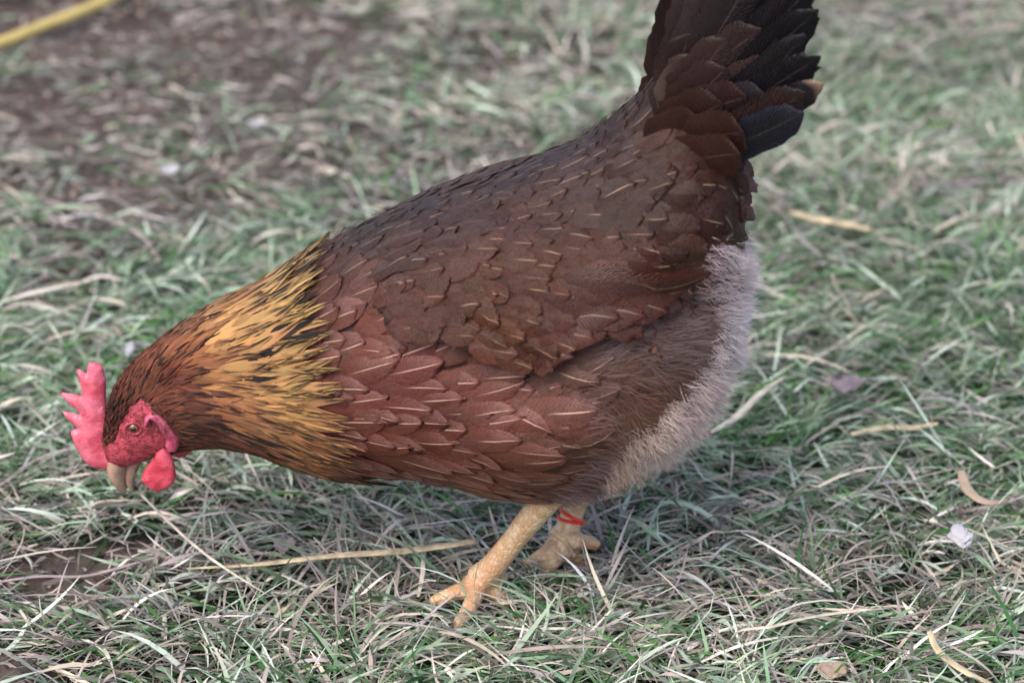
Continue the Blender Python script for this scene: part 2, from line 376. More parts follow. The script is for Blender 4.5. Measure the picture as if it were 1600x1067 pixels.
# ---------------------------------------------------------------- plumage maps (side view positions)
ANG = [(180, 600, -70), (215, 560, -45), (300, 500, -28), (400, 450, -28), (300, 620, 0), (350, 680, 12), (400, 600, -8), (450, 520, -18), (520, 440, -32), (480, 640, -2), (450, 700, 12),
       (560, 390, -28), (650, 330, -20), (760, 290, -14), (860, 250, -20), (930, 205, -30), (600, 440, -12), (640, 440, -4), (700, 400, 2), (800, 400, 4), (640, 480, 10), (740, 450, 22), (840, 450, 14), (760, 520, 30), (840, 540, 28),
       (900, 420, 18), (960, 470, 22), (900, 330, 0), (980, 300, 2), (1050, 280, 8), (1100, 340, 30), (1060, 400, 28), (1125, 290, 40), (1145, 240, 35), (1150, 320, 70), (1145, 370, 75), (1120, 380, 50), (950, 250, -22), (1000, 150, -45), (1050, 125, -55), (1000, 200, -38), (1060, 190, -42), (1120, 160, -38), (1030, 245, -24), (1100, 235, -22),
       (560, 600, -14), (640, 580, -12), (740, 570, -14), (820, 600, -20), (900, 600, -30), (600, 660, -4), (700, 650, -8), (820, 660, -14), (880, 680, -12), (600, 720, 4), (700, 730, 8), (800, 760, 14), (880, 750, 0), (880, 720, -8),
       (950, 560, -20), (1000, 600, 20), (1050, 560, 10), (1080, 480, -8), (960, 660, 35), (1020, 640, 35), (920, 720, 30), (1140, 440, -15), (1165, 500, 0), (1150, 580, 20), (1100, 660, 45), (1030, 720, 70), (970, 740, 85), (1090, 420, -15)]
CLR = [(540, 380, (72, 62, 60)), (620, 330, (66, 56, 58)), (760, 290, (64, 54, 58)), (860, 240, (66, 56, 62)), (930, 200, (62, 48, 46)), (600, 420, (84, 66, 60)), (700, 360, (84, 70, 66)), (800, 340, (88, 70, 64)), (880, 300, (78, 64, 62)),
       (640, 460, (98, 66, 52)), (740, 430, (96, 68, 52)), (860, 430, (94, 62, 46)), (680, 515, (98, 74, 62)), (780, 520, (102, 72, 50)), (850, 530, (92, 56, 42)), (940, 480, (84, 48, 38)), (960, 400, (84, 54, 42)),
       (960, 320, (70, 50, 42)), (1060, 290, (88, 54, 40)), (1110, 320, (88, 52, 36)), (1080, 390, (92, 54, 38)), (1140, 350, (74, 44, 33)), (1150, 280, (76, 48, 38)), (1145, 230, (80, 52, 42)), (1000, 230, (80, 52, 40)), (980, 180, (68, 46, 40)), (1100, 230, (84, 56, 48)),
       (560, 520, (120, 70, 56)), (560, 600, (118, 66, 58)), (640, 590, (126, 74, 66)), (740, 580, (128, 84, 74)), (820, 590, (124, 92, 84)), (600, 660, (122, 68, 58)), (700, 650, (134, 88, 78)), (800, 660, (128, 90, 80)), (870, 660, (120, 88, 78)), (900, 620, (104, 82, 74)),
       (560, 710, (126, 76, 64)), (660, 730, (128, 82, 70)), (760, 750, (120, 76, 60)), (840, 765, (92, 66, 54)), (900, 740, (94, 66, 54)), (400, 705, (110, 60, 52)), (480, 720, (124, 72, 60)),
       (930, 560, (112, 96, 94)), (1000, 530, (112, 92, 84)), (1060, 500, (112, 100, 100)), (1080, 560, (96, 80, 74)), (980, 620, (102, 74, 58)), (1040, 620, (88, 66, 56)), (960, 690, (90, 62, 48)), (900, 700, (94, 64, 50)), (1100, 430, (150, 132, 128))]  # greyer thigh entries hold a bluish sheen put into the colour
HCK = [(175, 640, (88, 38, 26)), (190, 590, (112, 52, 32)), (230, 560, (140, 68, 36)), (260, 600, (112, 44, 24)), (288, 618, (84, 34, 22)), (320, 630, (170, 90, 38)), (308, 660, (70, 30, 24)), (335, 690, (110, 56, 40)), (240, 540, (110, 66, 44)), (270, 560, (150, 80, 36)), (320, 600, (180, 116, 54)),
       (340, 650, (178, 112, 52)), (360, 690, (140, 70, 44)), (300, 520, (172, 112, 56)), (340, 540, (188, 134, 66)), (400, 500, (196, 146, 72)), (400, 620, (184, 132, 62)), (420, 680, (178, 108, 48)), (470, 560, (190, 144, 78)), (470, 440, (186, 146, 86)), (545, 420, (150, 116, 78)), (540, 480, (190, 146, 84)), (600, 350, (84, 70, 62)), (530, 560, (190, 136, 66)), (350, 470, (156, 114, 66)), (430, 430, (130, 100, 66)), (500, 400, (120, 92, 62)), (520, 640, (196, 138, 62)), (470, 720, (128, 72, 54))]
WING = [(572, 440), (600, 385), (680, 340), (800, 318), (930, 322), (1010, 345), (1070, 400), (1112, 436), (1050, 468), (960, 502), (905, 540), (880, 584), (840, 574), (770, 556), (690, 540), (612, 515), (578, 480)]
VENT = [(1100, 380), (1200, 380), (1230, 600), (1100, 760), (940, 790), (935, 742), (975, 684), (1034, 630), (1096, 568), (1112, 515), (1100, 448), (1082, 428)]
THIGH = [(1100, 436), (1132, 480), (1140, 560), (1065, 652), (990, 705), (935, 790), (790, 790), (800, 758), (850, 772), (890, 730), (915, 690), (890, 620), (868, 590), (905, 545), (1000, 490)]
def dirfield(px, py):
    a = np.radians(idw(ANG, px, py)[:, 0]); return np.stack([np.cos(a), np.zeros(len(a)), -np.sin(a)/CP], 1)
def sample(n):
    """near-flank candidate points on the torso"""
    j = rs.uniform(0, NT, n*3); i = rs.uniform(0, NS-1.001, n*3)
    i0 = i.astype(int); j0 = j.astype(int)
    ar = np.linalg.norm(np.cross(du[i0, j0 % NT], dv[i0, j0 % NT]), axis=1); keep = rs.rand(n*3) < ar/np.percentile(ar, 97)
    i, j, i0, j0 = i[keep], j[keep], i0[keep], j0[keep]; fi = (i-i0)[:, None]; fj = (j-j0)[:, None]
    a = LV[i0, j0 % NT]*(1-fj)+LV[i0, (j0+1) % NT]*fj; b_ = LV[i0+1, j0 % NT]*(1-fj)+LV[i0+1, (j0+1) % NT]*fj
    p = a*(1-fi)+b_*fi; nn = LN[i0, j0 % NT]; s = i/(NS-1)*(len(ST)-1); k = p[:, 1] < .002
    return p[k], nn[k], s[k]
def darts(p, r, d=None, k=.55):
    keep = []; kp = np.empty((len(p), 3)); kr = np.empty(len(p)); c = 0
    for i in range(len(p)):
        if c:
            q = kp[:c]-p[i]; dd_ = (q**2).sum(1)
            if d is not None: dd_ = dd_-(1-k*k)*(q@d[i])**2
            if (dd_ < (np.minimum(kr[:c], r[i]))**2).any(): continue
        kp[c] = p[i]; kr[c] = r[i]; c += 1; keep.append(i)
    return np.array(keep)
UROW = np.array([0, .18, .36, .52, .66, .78, .87, .94, .98, 1.0])
def prof_round(u): return np.minimum(u/.35+.15, 1)**.7*np.sqrt(np.maximum(0, 1-(np.maximum(u-.60, 0)/.40)**2.3))
def prof_tail(u): return np.minimum(u/.30+.2, 1)**.8*np.sqrt(np.maximum(0, 1-(np.maximum(u-.78, 0)/.22)**2.2))
def prof_point(u): return np.minimum(u/.3+.2, 1)*np.maximum(0, 1-np.maximum(u-.35, 0)/.65)**.75
def feathers(name, parent, mat, Pp, D, N, L, W, c1, c2, shaft, prof=prof_round, lift=.07, conf=None, h0=.0015, cup=.06, C=5, mirror=True, ragged=.02, rows=UROW, flip=None):
    n = len(Pp); R = len(rows); v = np.linspace(-1, 1, C); D = unit(D-(D*N).sum(1)[:, None]*N); S = np.cross(N, D)
    if conf is not None: D = unit(D)
    u = rows[None, :, None]-.07*(np.abs(v)**1.5)[None, None, :]*(rows[None, :, None])
    u = u*np.ones((n, 1, 1)); u = u+rs.normal(0, ragged, (n, R, C))*(np.abs(v) > .4)*(rows > .5)[None, :, None]
    hw = prof(rows)[None, :, None]*v[None, None, :]*np.ones((n, 1, 1))
    bend = rs.normal(0, .06, (n, 1, 1))
    Lx = L[:, None, None]; Wx = (W*.5)[:, None, None]
    pos = Pp[:, None, None, :]+D[:, None, None, :]*(u*Lx)[..., None]+S[:, None, None, :]*(hw*Wx+bend*Lx*u*u)[..., None]
    li = lift if np.ndim(lift) == 0 else np.asarray(lift)[:, None, None]
    hb = h0 if np.ndim(h0) == 0 else np.asarray(h0)[:, None, None]
    H = hb+li*Lx*np.clip(u, 0, 1.1)**1.2*(1+rs.normal(0, .2, (n, 1, 1)))+.0005*np.sin(u*rs.uniform(3, 9, (n, 1, 1))+v*rs.uniform(-3, 3, (n, 1, 1))+rs.uniform(0, 6, (n, 1, 1)))+cup*Wx*(1-v[None, None, :]**2)
    if conf is not None:
        q = pos.reshape(-1, 3); l, nn = nearest(conf, q); nn = nn*FLIP
        bad = (nn*np.repeat(N, R*C, 0)).sum(1) < -.2; nn[bad] = np.repeat(N, R*C, 0)[bad]
        # keep the tangential spread where the surface ends
        dvec = q-l; tang = dvec-(dvec*nn).sum(1)[:, None]*nn
        pos = (l+tang+nn*H.reshape(-1, 1)).reshape(n, R, C, 3)
    else: pos = pos+N[:, None, None, :]*H[..., None]
    fp = np.empty((n, R, C, 4)); fp[..., 0] = rows[None, :, None]; fp[..., 1] = (v*.5+.5)[None, None, :]; fp[..., 2] = np.asarray(shaft).reshape(-1, 1, 1); fp[..., 3] = rs.rand(n, 1, 1)
    e1 = np.broadcast_to(c1[:, None, None, :], (n, R, C, 3)).reshape(-1, 3); e2 = np.broadcast_to(c2[:, None, None, :], (n, R, C, 3)).reshape(-1, 3)
    g = grid_faces(R, C, False); F = (g[None]+(np.arange(n)*R*C)[:, None, None]).reshape(-1, 4)
    V = pos.reshape(-1, 3); fpf = fp.reshape(-1, 4)
    if mirror:
        V2 = V.copy(); V2[:, 1] *= -1; F = np.concatenate([F, F[:, ::-1]+len(V)]); V = np.concatenate([V, V2]); fpf = np.tile(fpf, (2, 1)); e1 = np.tile(e1, (2, 1)); e2 = np.tile(e2, (2, 1))
    return mesh(name, V, F, mat, parent, {'fp': fpf, 'fcol': e1, 'fcol2': e2})
def strands(name, parent, mat, Pp, D, L, Wd, c, c2=None, curl=.25, mirror=True, segs=4, add=None):
    n = len(Pp); t = np.linspace(0, 1, segs+1); S = unit(np.cross(D, rs.normal(0, 1, (n, 3)))); B = unit(np.cross(D, S))
    cu = rs.normal(0, curl, (n, 1)); cb = rs.normal(0, curl, (n, 1))
    pos = Pp[:, None]+D[:, None]*(t[None]*L[:, None])[..., None]+(S*cu)[:, None]*((t**2)[None]*L[:, None])[..., None]+(B*cb)[:, None]*((t**2)[None]*L[:, None])[..., None]
    ww = (Wd[:, None]*(1-t[None]**1.5*.85))[..., None]*.5
    V = np.stack([pos-S[:, None]*ww, pos+S[:, None]*ww], 2).reshape(-1, 3); K = (segs+1)*2
    i = np.arange(segs); f = np.stack([i*2, i*2+1, i*2+3, i*2+2], 1); F = (f[None]+(np.arange(n)*K)[:, None, None]).reshape(-1, 4)
    cc2 = c if c2 is None else c2
    cc = c[:, None, :]*(1-t[None, :, None])+cc2[:, None, :]*t[None, :, None]; cc = np.repeat(cc, 2, 1).reshape(-1, 3)
    if mirror:
        V2 = V.copy(); V2[:, 1] *= -1; F = np.concatenate([F, F[:, ::-1]+len(V)]); V = np.concatenate([V, V2]); cc = np.tile(cc, (2, 1))
    return mesh(name, V, F, mat, parent, {'fcol': cc})
def jit(c, s=.12):
    return np.clip(c*(1+rs.normal(0, s, (len(c), 1)))*(1+rs.normal(0, .04, (len(c), 3))), .001, 1)
# ---- contour feathers of breast, back, rump cushion and thigh
p, nn, s = sample(60000); px, py = side_pix(p)
reg_wing = inpoly(WING, px, py) & (pdist(WING, px, py) > 28); vent = inpoly(VENT, px, py); thigh = inpoly(THIGH, px, py) & ~vent
hack = s < 8.6
ok = (s > 7.3) & ~vent & ~reg_wing
p1, n1, s1, x1, y1 = p[ok], nn[ok], s[ok], px[ok], py[ok]; t1 = thigh[ok]
saddle = sm(930, 990, x1)*(1-sm(420, 460, y1)); back = 1-sm(0, 60, y1-np.interp(x1, [550, 1000], [420, 300]))
sp = .0086-.0026*back+.002*saddle; k = darts(p1, sp, dirfield(x1, y1), .62); p1, n1, s1, x1, y1, t1, saddle, back = (a[k] for a in (p1, n1, s1, x1, y1, t1, saddle, back))
brz = sm(540, 600, y1)*(1-sm(900, 960, x1)); c = lin(idw(CLR, x1, y1))*np.where(brz[:, None] > .5, np.array([[.66, .545, .475]]), np.array([[.59, .475, .40]]))*(1-.25*sm(980, 1040, x1)*sm(-420, -330, -y1))[:, None]; L = (.038-.009*back+.006*saddle+.010*brz)*(1+rs.normal(0, .14, len(x1))); W = (.0165-.0045*back+.006*saddle)*(1+rs.normal(0, .08, len(x1)))
breast = (y1 > 560) & (x1 < 930) & ~t1
Dd = dirfield(x1, y1)
a_ = rs.normal(0, .13, len(x1)); Dd = np.stack([Dd[:, 0]*np.cos(a_)-Dd[:, 2]*np.sin(a_), Dd[:, 1], Dd[:, 0]*np.sin(a_)+Dd[:, 2]*np.cos(a_)], 1)
L = L*(1+.35*t1); W = W*(1+.4*t1); shf = np.where(t1, .12, np.where(breast, .95, np.where(saddle > .5, (rs.rand(len(x1)) < .4)*.7, (rs.rand(len(x1)) < .7)*.7)))*rs.uniform(.6, 1, len(x1))
Dd1 = Dd; c1_ = c; c[t1] *= 1.45; rust = np.array([1.10, .92, .82]); e = c*rust; e[breast] = c[breast]*np.array([1.12, .98, .94])
for nm, msk in (('breast_plumage', (y1 > np.interp(x1, [550, 900], [500, 570])) & ~t1 & (x1 < 950)), ('thigh_plumage', t1)):
    kk = msk
    feathers(nm, HEN, M_breast if 'breast' in nm else M_body, p1[kk], Dd[kk], n1[kk], L[kk], W[kk], jit(c[kk], .06), e[kk], shf[kk], conf=bvh, lift=.034)
kk = ~t1 & ~((y1 > np.interp(x1, [550, 900], [500, 570])) & (x1 < 950))
feathers('back_plumage', HEN, M_wing, p1[kk], Dd[kk], n1[kk], L[kk], W[kk], jit(c[kk], .06), e[kk], shf[kk], conf=bvh, lift=.026)
# ---- hackle (neck cape) and the short feathers of the head
ok = (s < 8.25) & (s > 1.0) & ~inpoly(FACE, px, py); p2, n2, s2, x2, y2 = p[ok], nn[ok], s[ok], px[ok], py[ok]
r = .0012+.0026*sm(3.5, 7, s2); k = darts(p2, r); p2, n2, s2, x2, y2 = (a[k] for a in (p2, n2, s2, x2, y2))
o = np.argsort(s2); p2, n2, s2, x2, y2 = (a[o] for a in (p2, n2, s2, x2, y2))
L = .006+.009*sm(2.8, 4.5, s2)+.026*sm(4.2, 7.0, s2); L *= 1+rs.normal(0, .1, len(L)); W = .0017+.0044*sm(3.5, 7, s2)
c = lin(idw(HCK, x2, y2)); blk = np.tile(lin((24, 18, 18)), (len(c), 1)); dk = (rs.rand(len(c)) < 0.05+.14*sm(400, 450, x2)*(1-sm(500, 560, y2))); c[dk] = lin((44, 32, 26)); Dd = dirfield(x2, y2)
c = c*.84+.16*c.mean(1)[:, None]; c = c*np.array([.94, 1.02, .96]); a_ = rs.normal(0, .10, len(x2)); Dd = np.stack([Dd[:, 0]*np.cos(a_)-Dd[:, 2]*np.sin(a_), Dd[:, 1], Dd[:, 0]*np.sin(a_)+Dd[:, 2]*np.cos(a_)], 1)
feathers('neck_hackle', HEN, M_hackle, p2, Dd, n2, L, W, jit(c, .2), blk, sm(4.2, 5.6, s2)*rs.uniform(.75, 1.0, len(s2)), prof=prof_point, lift=.06, conf=bvh, h0=.001+.003*sm(5, 8, s2)*1.0, C=5, ragged=.03)
# ---- down: pale vent fluff, soft thigh
vent2 = inpoly(VENT, px+rs.normal(0, 7, len(px))+9*(vnoise(px, py, 40, .06)-.5), py+rs.normal(0, 6, len(px))); ok = vent2 & (s > 8); p3, n3, x3, y3 = p[ok], nn[ok], px[ok], py[ok]
rep = max(1, int(22000/len(p3))); p3 = np.repeat(p3, rep, 0)+rs.normal(0, .0012, (len(p3)*rep, 3)); n3 = np.repeat(n3, rep, 0); x3 = np.repeat(x3, rep); y3 = np.repeat(y3, rep)
c = lin(idw([(1140, 420, (188, 176, 176)), (1160, 500, (198, 188, 188)), (1150, 580, (196, 182, 178)), (1100, 640, (196, 174, 166)), (1030, 710, (198, 176, 162)), (960, 740, (184, 156, 138)), (1100, 420, (150, 136, 140))], x3, y3))
cl3 = np.stack([vnoise(x3, y3, 41, .07)-.5, vnoise(x3, y3, 42, .07)-.5, vnoise(x3, y3, 43, .07)-.5], 1)
D3 = unit(dirfield(x3, y3)*.8+n3*.38+cl3*1.0+rs.normal(0, .28, n3.shape)); L3 = rs.uniform(.005, .015, len(x3))*(.7+.6*vnoise(x3, y3, 44, .09)); c = c*(.95+.4*vnoise(x3, y3, 45, .05))[:, None]
strands('vent_fluff', HEN, M_down, p3-n3*.001, D3, L3, rs.uniform(.0002, .00042, len(x3)), jit(c*.78, .12), jit(np.clip(c*1.05, 0, 1), .08))
ok = thigh & (s > 8) & (pdist(VENT, px, py) > 16); p4, n4, x4, y4 = p[ok], nn[ok], px[ok], py[ok]; rep = max(1, int(4500/len(p4))); p4 = np.repeat(p4, rep, 0)+rs.normal(0, .001, (len(p4)*rep, 3)); n4 = np.repeat(n4, rep, 0); x4 = np.repeat(x4, rep); y4 = np.repeat(y4, rep)
D4 = unit(dirfield(x4, y4)+n4*.12+rs.normal(0, .09, n4.shape)); c = lin(idw(CLR, x4, y4))*np.array([1.02, .92, .88])
gn = vnoise(x4, y4, 77, .022)[:, None]; c = c*(1-.5*gn)+lin((118, 108, 110))*.5*gn  # grey-blue thigh sheen blended into the strand colour in noise patches
D4 = unit(D4+(vnoise(x4, y4, 78, .035)-.5)[:, None]*np.array([[.5, -.3, 1.6]]))
strands('thigh_down', HEN, M_down, p4+n4*.0012, D4, rs.uniform(.008, .022, len(x4)), rs.uniform(.00015, .00035, len(x4)), jit(c*.95, .1), jit(c*1.15, .15), curl=.2)
sel = rs.rand(len(p1)) < 2
q5 = np.repeat(p1, 5, 0)+rs.normal(0, .004, (len(p1)*5, 3)); n5 = np.repeat(n1, 5, 0); l5, nn5 = nearest(bvh, q5); nn5 = nn5*FLIP; d5 = np.repeat(Dd1, 5, 0); d5 = unit(d5-(d5*nn5).sum(1)[:, None]*nn5+rs.normal(0, .12, d5.shape)+nn5*.06)
strands('loose_barbs', HEN, M_down, l5+nn5*(.0035+rs.rand(len(l5), 1)*.001), d5, rs.uniform(.003, .008, len(l5)), rs.uniform(.00012, .00028, len(l5)), jit(np.repeat(c1_, 5, 0)*.8, .35), jit(np.repeat(c1_, 5, 0)*1.3, .35), curl=.3)
# ---------------------------------------------------------------- wings
pw, pyw = side_pix(LV.reshape(-1, 3))
top = np.interp(pw, [560, 600, 680, 800, 930, 1010, 1070, 1112], [440, 385, 340, 318, 322, 345, 400, 436])
foldy = np.interp(pw, [600, 690, 780, 880, 900], [462, 470, 512, 560, 570])
off = .0015+.0095*sm(0, 110, pyw-top)*sm(570, 640, pw)+.0040*(1-sm(-6, 6, pyw-foldy))*sm(660, 760, pw)*(1-sm(880, 960, pw))*sm(0, 80, pyw-top)
WVf = LV.reshape(-1, 3)+LN.reshape(-1, 3)*off[:, None]
GF = grid_faces(NS, NT)
wb = BVHTree.FromPolygons([Vector(v) for v in WVf], [tuple(int(k) for k in f) for f in GF])
inw = inpoly(WING, pw, pyw)
def wing_side(sgn, nm):
    near = (WVf[:, 1] < 0); fm = (inw & near)[GF].all(1); F = GF[fm]; used, inv = np.unique(F, return_inverse=True); F = inv.reshape(-1, 4)
    V = WVf[used].copy()
    if sgn > 0: V[:, 1] *= -1; F = F[:, ::-1]
    wo = mesh(nm, V, F, M_under, HEN); so = wo.modifiers.new('thickness', 'SOLIDIFY'); so.thickness = .004; so.offset = -1; return wo
WPTS = None
def wing(sgn):
    global WPTS
    wo = wing_side(sgn, 'wing')
    if WPTS is None:
        q, qn, qs = sample(40000); x, y = side_pix(q); m = inpoly(WING, x, y) & ~((x > 790) & (y > np.interp(x, [790, 850, 900, 1000, 1112], [575, 528, 478, 430, 388]))); q, qn, x, y = q[m], qn[m], x[m], y[m]
        k = darts(q, np.full(len(q), .0068)+.0015*sm(500, 560, y), dirfield(x, y), .62); q, qn, x, y = q[k], qn[k], x[k], y[k]
        n_ = len(q); L = .025*(1+rs.normal(0, .1, n_))+.012*sm(820, 940, x); W = (.0135+.006*sm(820, 940, x))*(1+rs.normal(0, .08, n_)); D = dirfield(x, y)
        a_ = rs.normal(0, .1, n_); D = np.stack([D[:, 0]*np.cos(a_)-D[:, 2]*np.sin(a_), D[:, 1], D[:, 0]*np.sin(a_)+D[:, 2]*np.cos(a_)], 1)
        c = lin(idw(CLR, x, y))*np.array([.61, .46, .38]); sh = (rs.rand(n_) < .65)*rs.uniform(.3, .9, n_)
        wl, wn = nearest(wb, q+qn*.01); WPTS = (wl, D, qn, L, W, jit(c, .08), jit(c*np.array([1.14, .95, .85]), .06), sh, x, y)
    a = WPTS
    cv = feathers('wing_coverts', wo, M_wing, *a[:8], conf=wb, lift=.024, mirror=False, h0=.0012)
    # long secondaries showing below the coverts
    rt = [(775, 498), (790, 488), (805, 478), (820, 468), (840, 458), (860, 446), (880, 434)]
    tp = [(900, 566), (935, 536), (968, 512), (1005, 494), (1045, 474), (1082, 456), (1118, 440)]
    for i, (r0, t0) in enumerate(zip(rt, tp)):
        A0 = P(*r0, -.083)[None]; l, nn_ = nearest(bvh, A0); A1 = P(*t0, l[0][1]); D = A1-l[0]; Lq = np.linalg.norm(D)
        c = lin([(86, 52, 42), (92, 56, 44), (84, 50, 40), (94, 58, 44)][i % 4])[None]
        h = .0128+.0006*i; c = c*np.array([.58, .48, .42])
        f = feathers('flight_feather', wo, M_wing, l, D[None]/Lq, nn_*FLIP, np.array([Lq]), np.array([.025]), c, c*np.array([[1.3, 1, .85]]), np.array([.35]), conf=bvh, lift=.012, mirror=False, h0=h, cup=.10, C=7, ragged=.004, rows=np.concatenate([np.linspace(0, .9, 12), [.94, .975, 1]]))
        if sgn > 0: flipy(f)
    if sgn > 0: flipy(cv)
def flipy(o):
    me = o.data; n = len(me.vertices); c = np.empty(n*3, np.float32); me.vertices.foreach_get('co', c); c[1::3] *= -1; me.vertices.foreach_set('co', c); me.flip_normals(); me.update()
wing(-1); wing(1)
# ---------------------------------------------------------------- tail
def long_feather(nm, parent, mat, r0, t0, Y0, Y1, W, col, col2, roll=0, bow=.0, sh=.3, prof=prof_tail, ragged=.006, tipc=None, C=7):
    A0 = P(*r0, Y0); A1 = P(*t0, Y1); D = A1-A0; L = np.linalg.norm(D); D /= L
    N = np.array([0, -1.0, 0])+np.array([D[2], 0, -D[0]])*roll; N = unit(N-(N@D)*D); S = np.cross(N, D)
    rows = np.concatenate([np.linspace(0, .86, 14), [.90, .935, .96, .98, .993, 1.0]]); R = len(rows); v = np.linspace(-1, 1, C)
    u = rows[:, None]-.045*np.abs(v)**1.5*rows[:, None]+rs.normal(0, ragged, (R, C))*(np.abs(v) > .5)
    hw = prof(rows)[:, None]*v*W*.5*(1+rs.normal(0, .05, (R, C))*(np.abs(v) > .9))
    pos = A0+D*(u*L)[..., None]+S*(hw+bow*L*(u*u-u))[..., None]+N*((.05*W*(1-v**2))[None, :]+0*u)[..., None]+N*(.0012*np.sin(u*5+rs.rand()*6))[..., None]
    fp = np.empty((R, C, 4)); fp[..., 0] = rows[:, None]; fp[..., 1] = v*.5+.5; fp[..., 2] = sh; fp[..., 3] = rs.rand()
    dk_ = .55 if 'tail' in nm and nm != 'under_tail_covert' else .8; c1 = np.tile(lin(col)*dk_, (R*C, 1)); c2 = np.tile(lin(col2)*dk_, (R*C, 1))
    if tipc is not None:
        f = sm(.90, .97, np.repeat(rows, C))[:, None]; c1 = c1*(1-f)+lin(tipc)*f; c2 = c2*(1-f)+lin(tipc)*f
    return mesh(nm, pos.reshape(-1, 3), grid_faces(R, C, False), mat, parent, {'fp': fp.reshape(-1, 4), 'fcol': c1, 'fcol2': c2})
tv, tf = blob(P(1075, 190), (.052, .020, .020), math.radians(-42)); TAIL = mesh('tail', tv, tf, M_under, HEN)
K1, K2 = (32, 27, 31), (24, 21, 27)
quills = [((1050, 262), (1258, 172), -.034, -.040, .026, (36, 34, 42), (48, 48, 62), None), ((1060, 245), (1262, 142), -.031, -.037, .026, (62, 41, 36), (50, 35, 33), None),
          ((1070, 228), (1290, 128), -.026, -.033, .020, (40, 35, 39), (36, 32, 38), (140, 112, 92)), ((1072, 215), (1284, 84), -.023, -.030, .024, K1, K2, None), ((1070, 210), (1262, 52), -.021, -.028, .022, (38, 31, 33), K2, None),
          ((1068, 205), (1280, 10), -.018, -.025, .026, K1, K2, None), ((1066, 198), (1272, -30), -.015, -.021, .028, (40, 33, 36), (30, 27, 33), None),
          ((1062, 190), (1258, -85), -.012, -.018, .030, K1, K2, None), ((1058, 185), (1222, -115), -.009, -.014, .032, (40, 33, 34), K2, None),
          ((1054, 180), (1180, -125), -.006, -.010, .034, (46, 36, 36), K2, None), ((1054, 180), (1138, -100), -.003, -.005, .034, (50, 39, 38), (38, 31, 33), None), ((1052, 178), (1108, -75), -.0005, -.001, .026, (54, 42, 40), (42, 34, 36), None)]
for sgn in (-1, 1):
    for i, q in enumerate(quills):
        o = long_feather('tail_feather', TAIL, M_tail, q[0], q[1], q[2], q[3]-.004, q[4], q[5], q[6], roll=.16, bow=(.07 if i < 5 else .03), ragged=(.02 if i in (3, 4) else .008), tipc=q[7])
        if sgn > 0: flipy(o)
covs = [((1045, 178), (1098, -60), .028, (58, 42, 40)), ((1050, 170), (1135, -55), .032, (54, 38, 38)), ((1056, 160), (1172, -40), .032, (50, 38, 38)), ((1050, 150), (1190, 42), .028, (66, 48, 46)), ((1045, 165), (1136, 60), .025, (68, 48, 42)), ((1060, 170), (1218, 98), .023, (70, 50, 46)),
        ((1040, 175), (1090, 84), .026, (96, 76, 68)), ((1045, 180), (1136, 106), .030, (68, 46, 41)), ((1070, 195), (1200, 146), .026, (66, 56, 62)), ((1055, 190), (1168, 148), .030, (72, 49, 45)), ((1030, 200), (1130, 158), .032, (72, 46, 39)), ((1060, 215), (1164, 206), .032, (74, 47, 40)),
        ((1035, 190), (1076, 50), .024, (62, 44, 40)), ((1010, 225), (1100, 188), .030, (72, 45, 38)), ((1040, 245), (1158, 240), .030, (74, 45, 37))]
for sgn in (-1, 1):
    for i, q in enumerate(covs):
        up = (250-q[1][1])/250.0; Y1 = -.040+.020*max(0, up)-.0006*(i % 5)
        o = long_feather('tail_covert', TAIL, M_tail, q[0], q[1], (-.026 if q[0][0] > 1000 else -.034-.012*sm(180, 250, q[0][1])), (Y1 if q[1][1] < 190 else Y1-.012), q[2], q[3], tuple(int(k*1.08) for k in q[3]), roll=.16, sh=.4, bow=.03)
        if sgn > 0: flipy(o)
for sgn in (-1, 1):
    for r0, t0, wd in (((1085, 215), (1162, 268), .020), ((1085, 245), (1168, 305), .020), ((1080, 280), (1164, 345), .020), ((1070, 320), (1148, 385), .018)):
        o = long_feather('rump_feather', HEN, M_wing, r0, t0, -.026, -.030, wd, (68, 46, 41), (78, 52, 42), roll=.35, sh=.4, ragged=.01)
        if sgn > 0: flipy(o)
# drooping pinkish feathers under the tail
for sgn in (-1, 1):
    for r0, t0, wd, cl in (((1110, 250), (1184, 300), .010, (140, 112, 108)), ((1112, 280), (1178, 345), .011, (128, 100, 96)), ((1112, 310), (1164, 385), .011, (120, 94, 88))):
        o = long_feather('under_tail_covert', TAIL, M_body, r0, t0, -.020, -.010, wd, cl, cl, roll=.2, sh=.1, ragged=.02)
        if sgn > 0: flipy(o)
# ---------------------------------------------------------------- head furniture
COMB = [(139, 566), (150, 564), (161, 571), (166, 593), (166, 620), (168, 643), (172, 677), (180, 700), (186, 716), (175, 736), (161, 731), (147, 730), (131, 719), (118, 696), (111, 677), (112.5, 671), (122, 668), (116, 663), (105, 654), (97.5, 641), (107, 642), (126, 647), (123, 642), (106, 628), (91.5, 609), (102, 612), (128, 617), (129, 613), (124, 591), (119, 574), (129.5, 579), (136, 583), (137, 572)]
v_, f_ = plate(COMB, -.001, .0075, 3.0, wave=.2); mesh('comb', v_, f_, M_comb, HEN)
WNEAR = [(270, 682), (276, 694), (279, 706), (281, 720), (277, 731), (268, 739), (254, 745), (243, 742), (235, 736), (227, 727), (229, 716), (236, 706), (246, 694), (252, 680), (262, 672)]
v_, f_ = plate(WNEAR, -.0172, .0070, 2.5, lean=-.002, wave=.5); mesh('wattle', v_, f_, M_wattle, HEN)
v_, f_ = plate([(x+22, y-12) for x, y in WNEAR], .0125, .0060, 3.0, lean=.002); mesh('wattle', v_, f_, M_wattle, HEN)
LOBE = [(233, 640), (234, 624), (242, 615), (256, 614), (270, 620), (281, 634), (289, 650), (288, 666), (283, 675), (270, 677), (265, 667), (268, 657), (260, 646), (252, 632), (244, 625), (238, 636)]
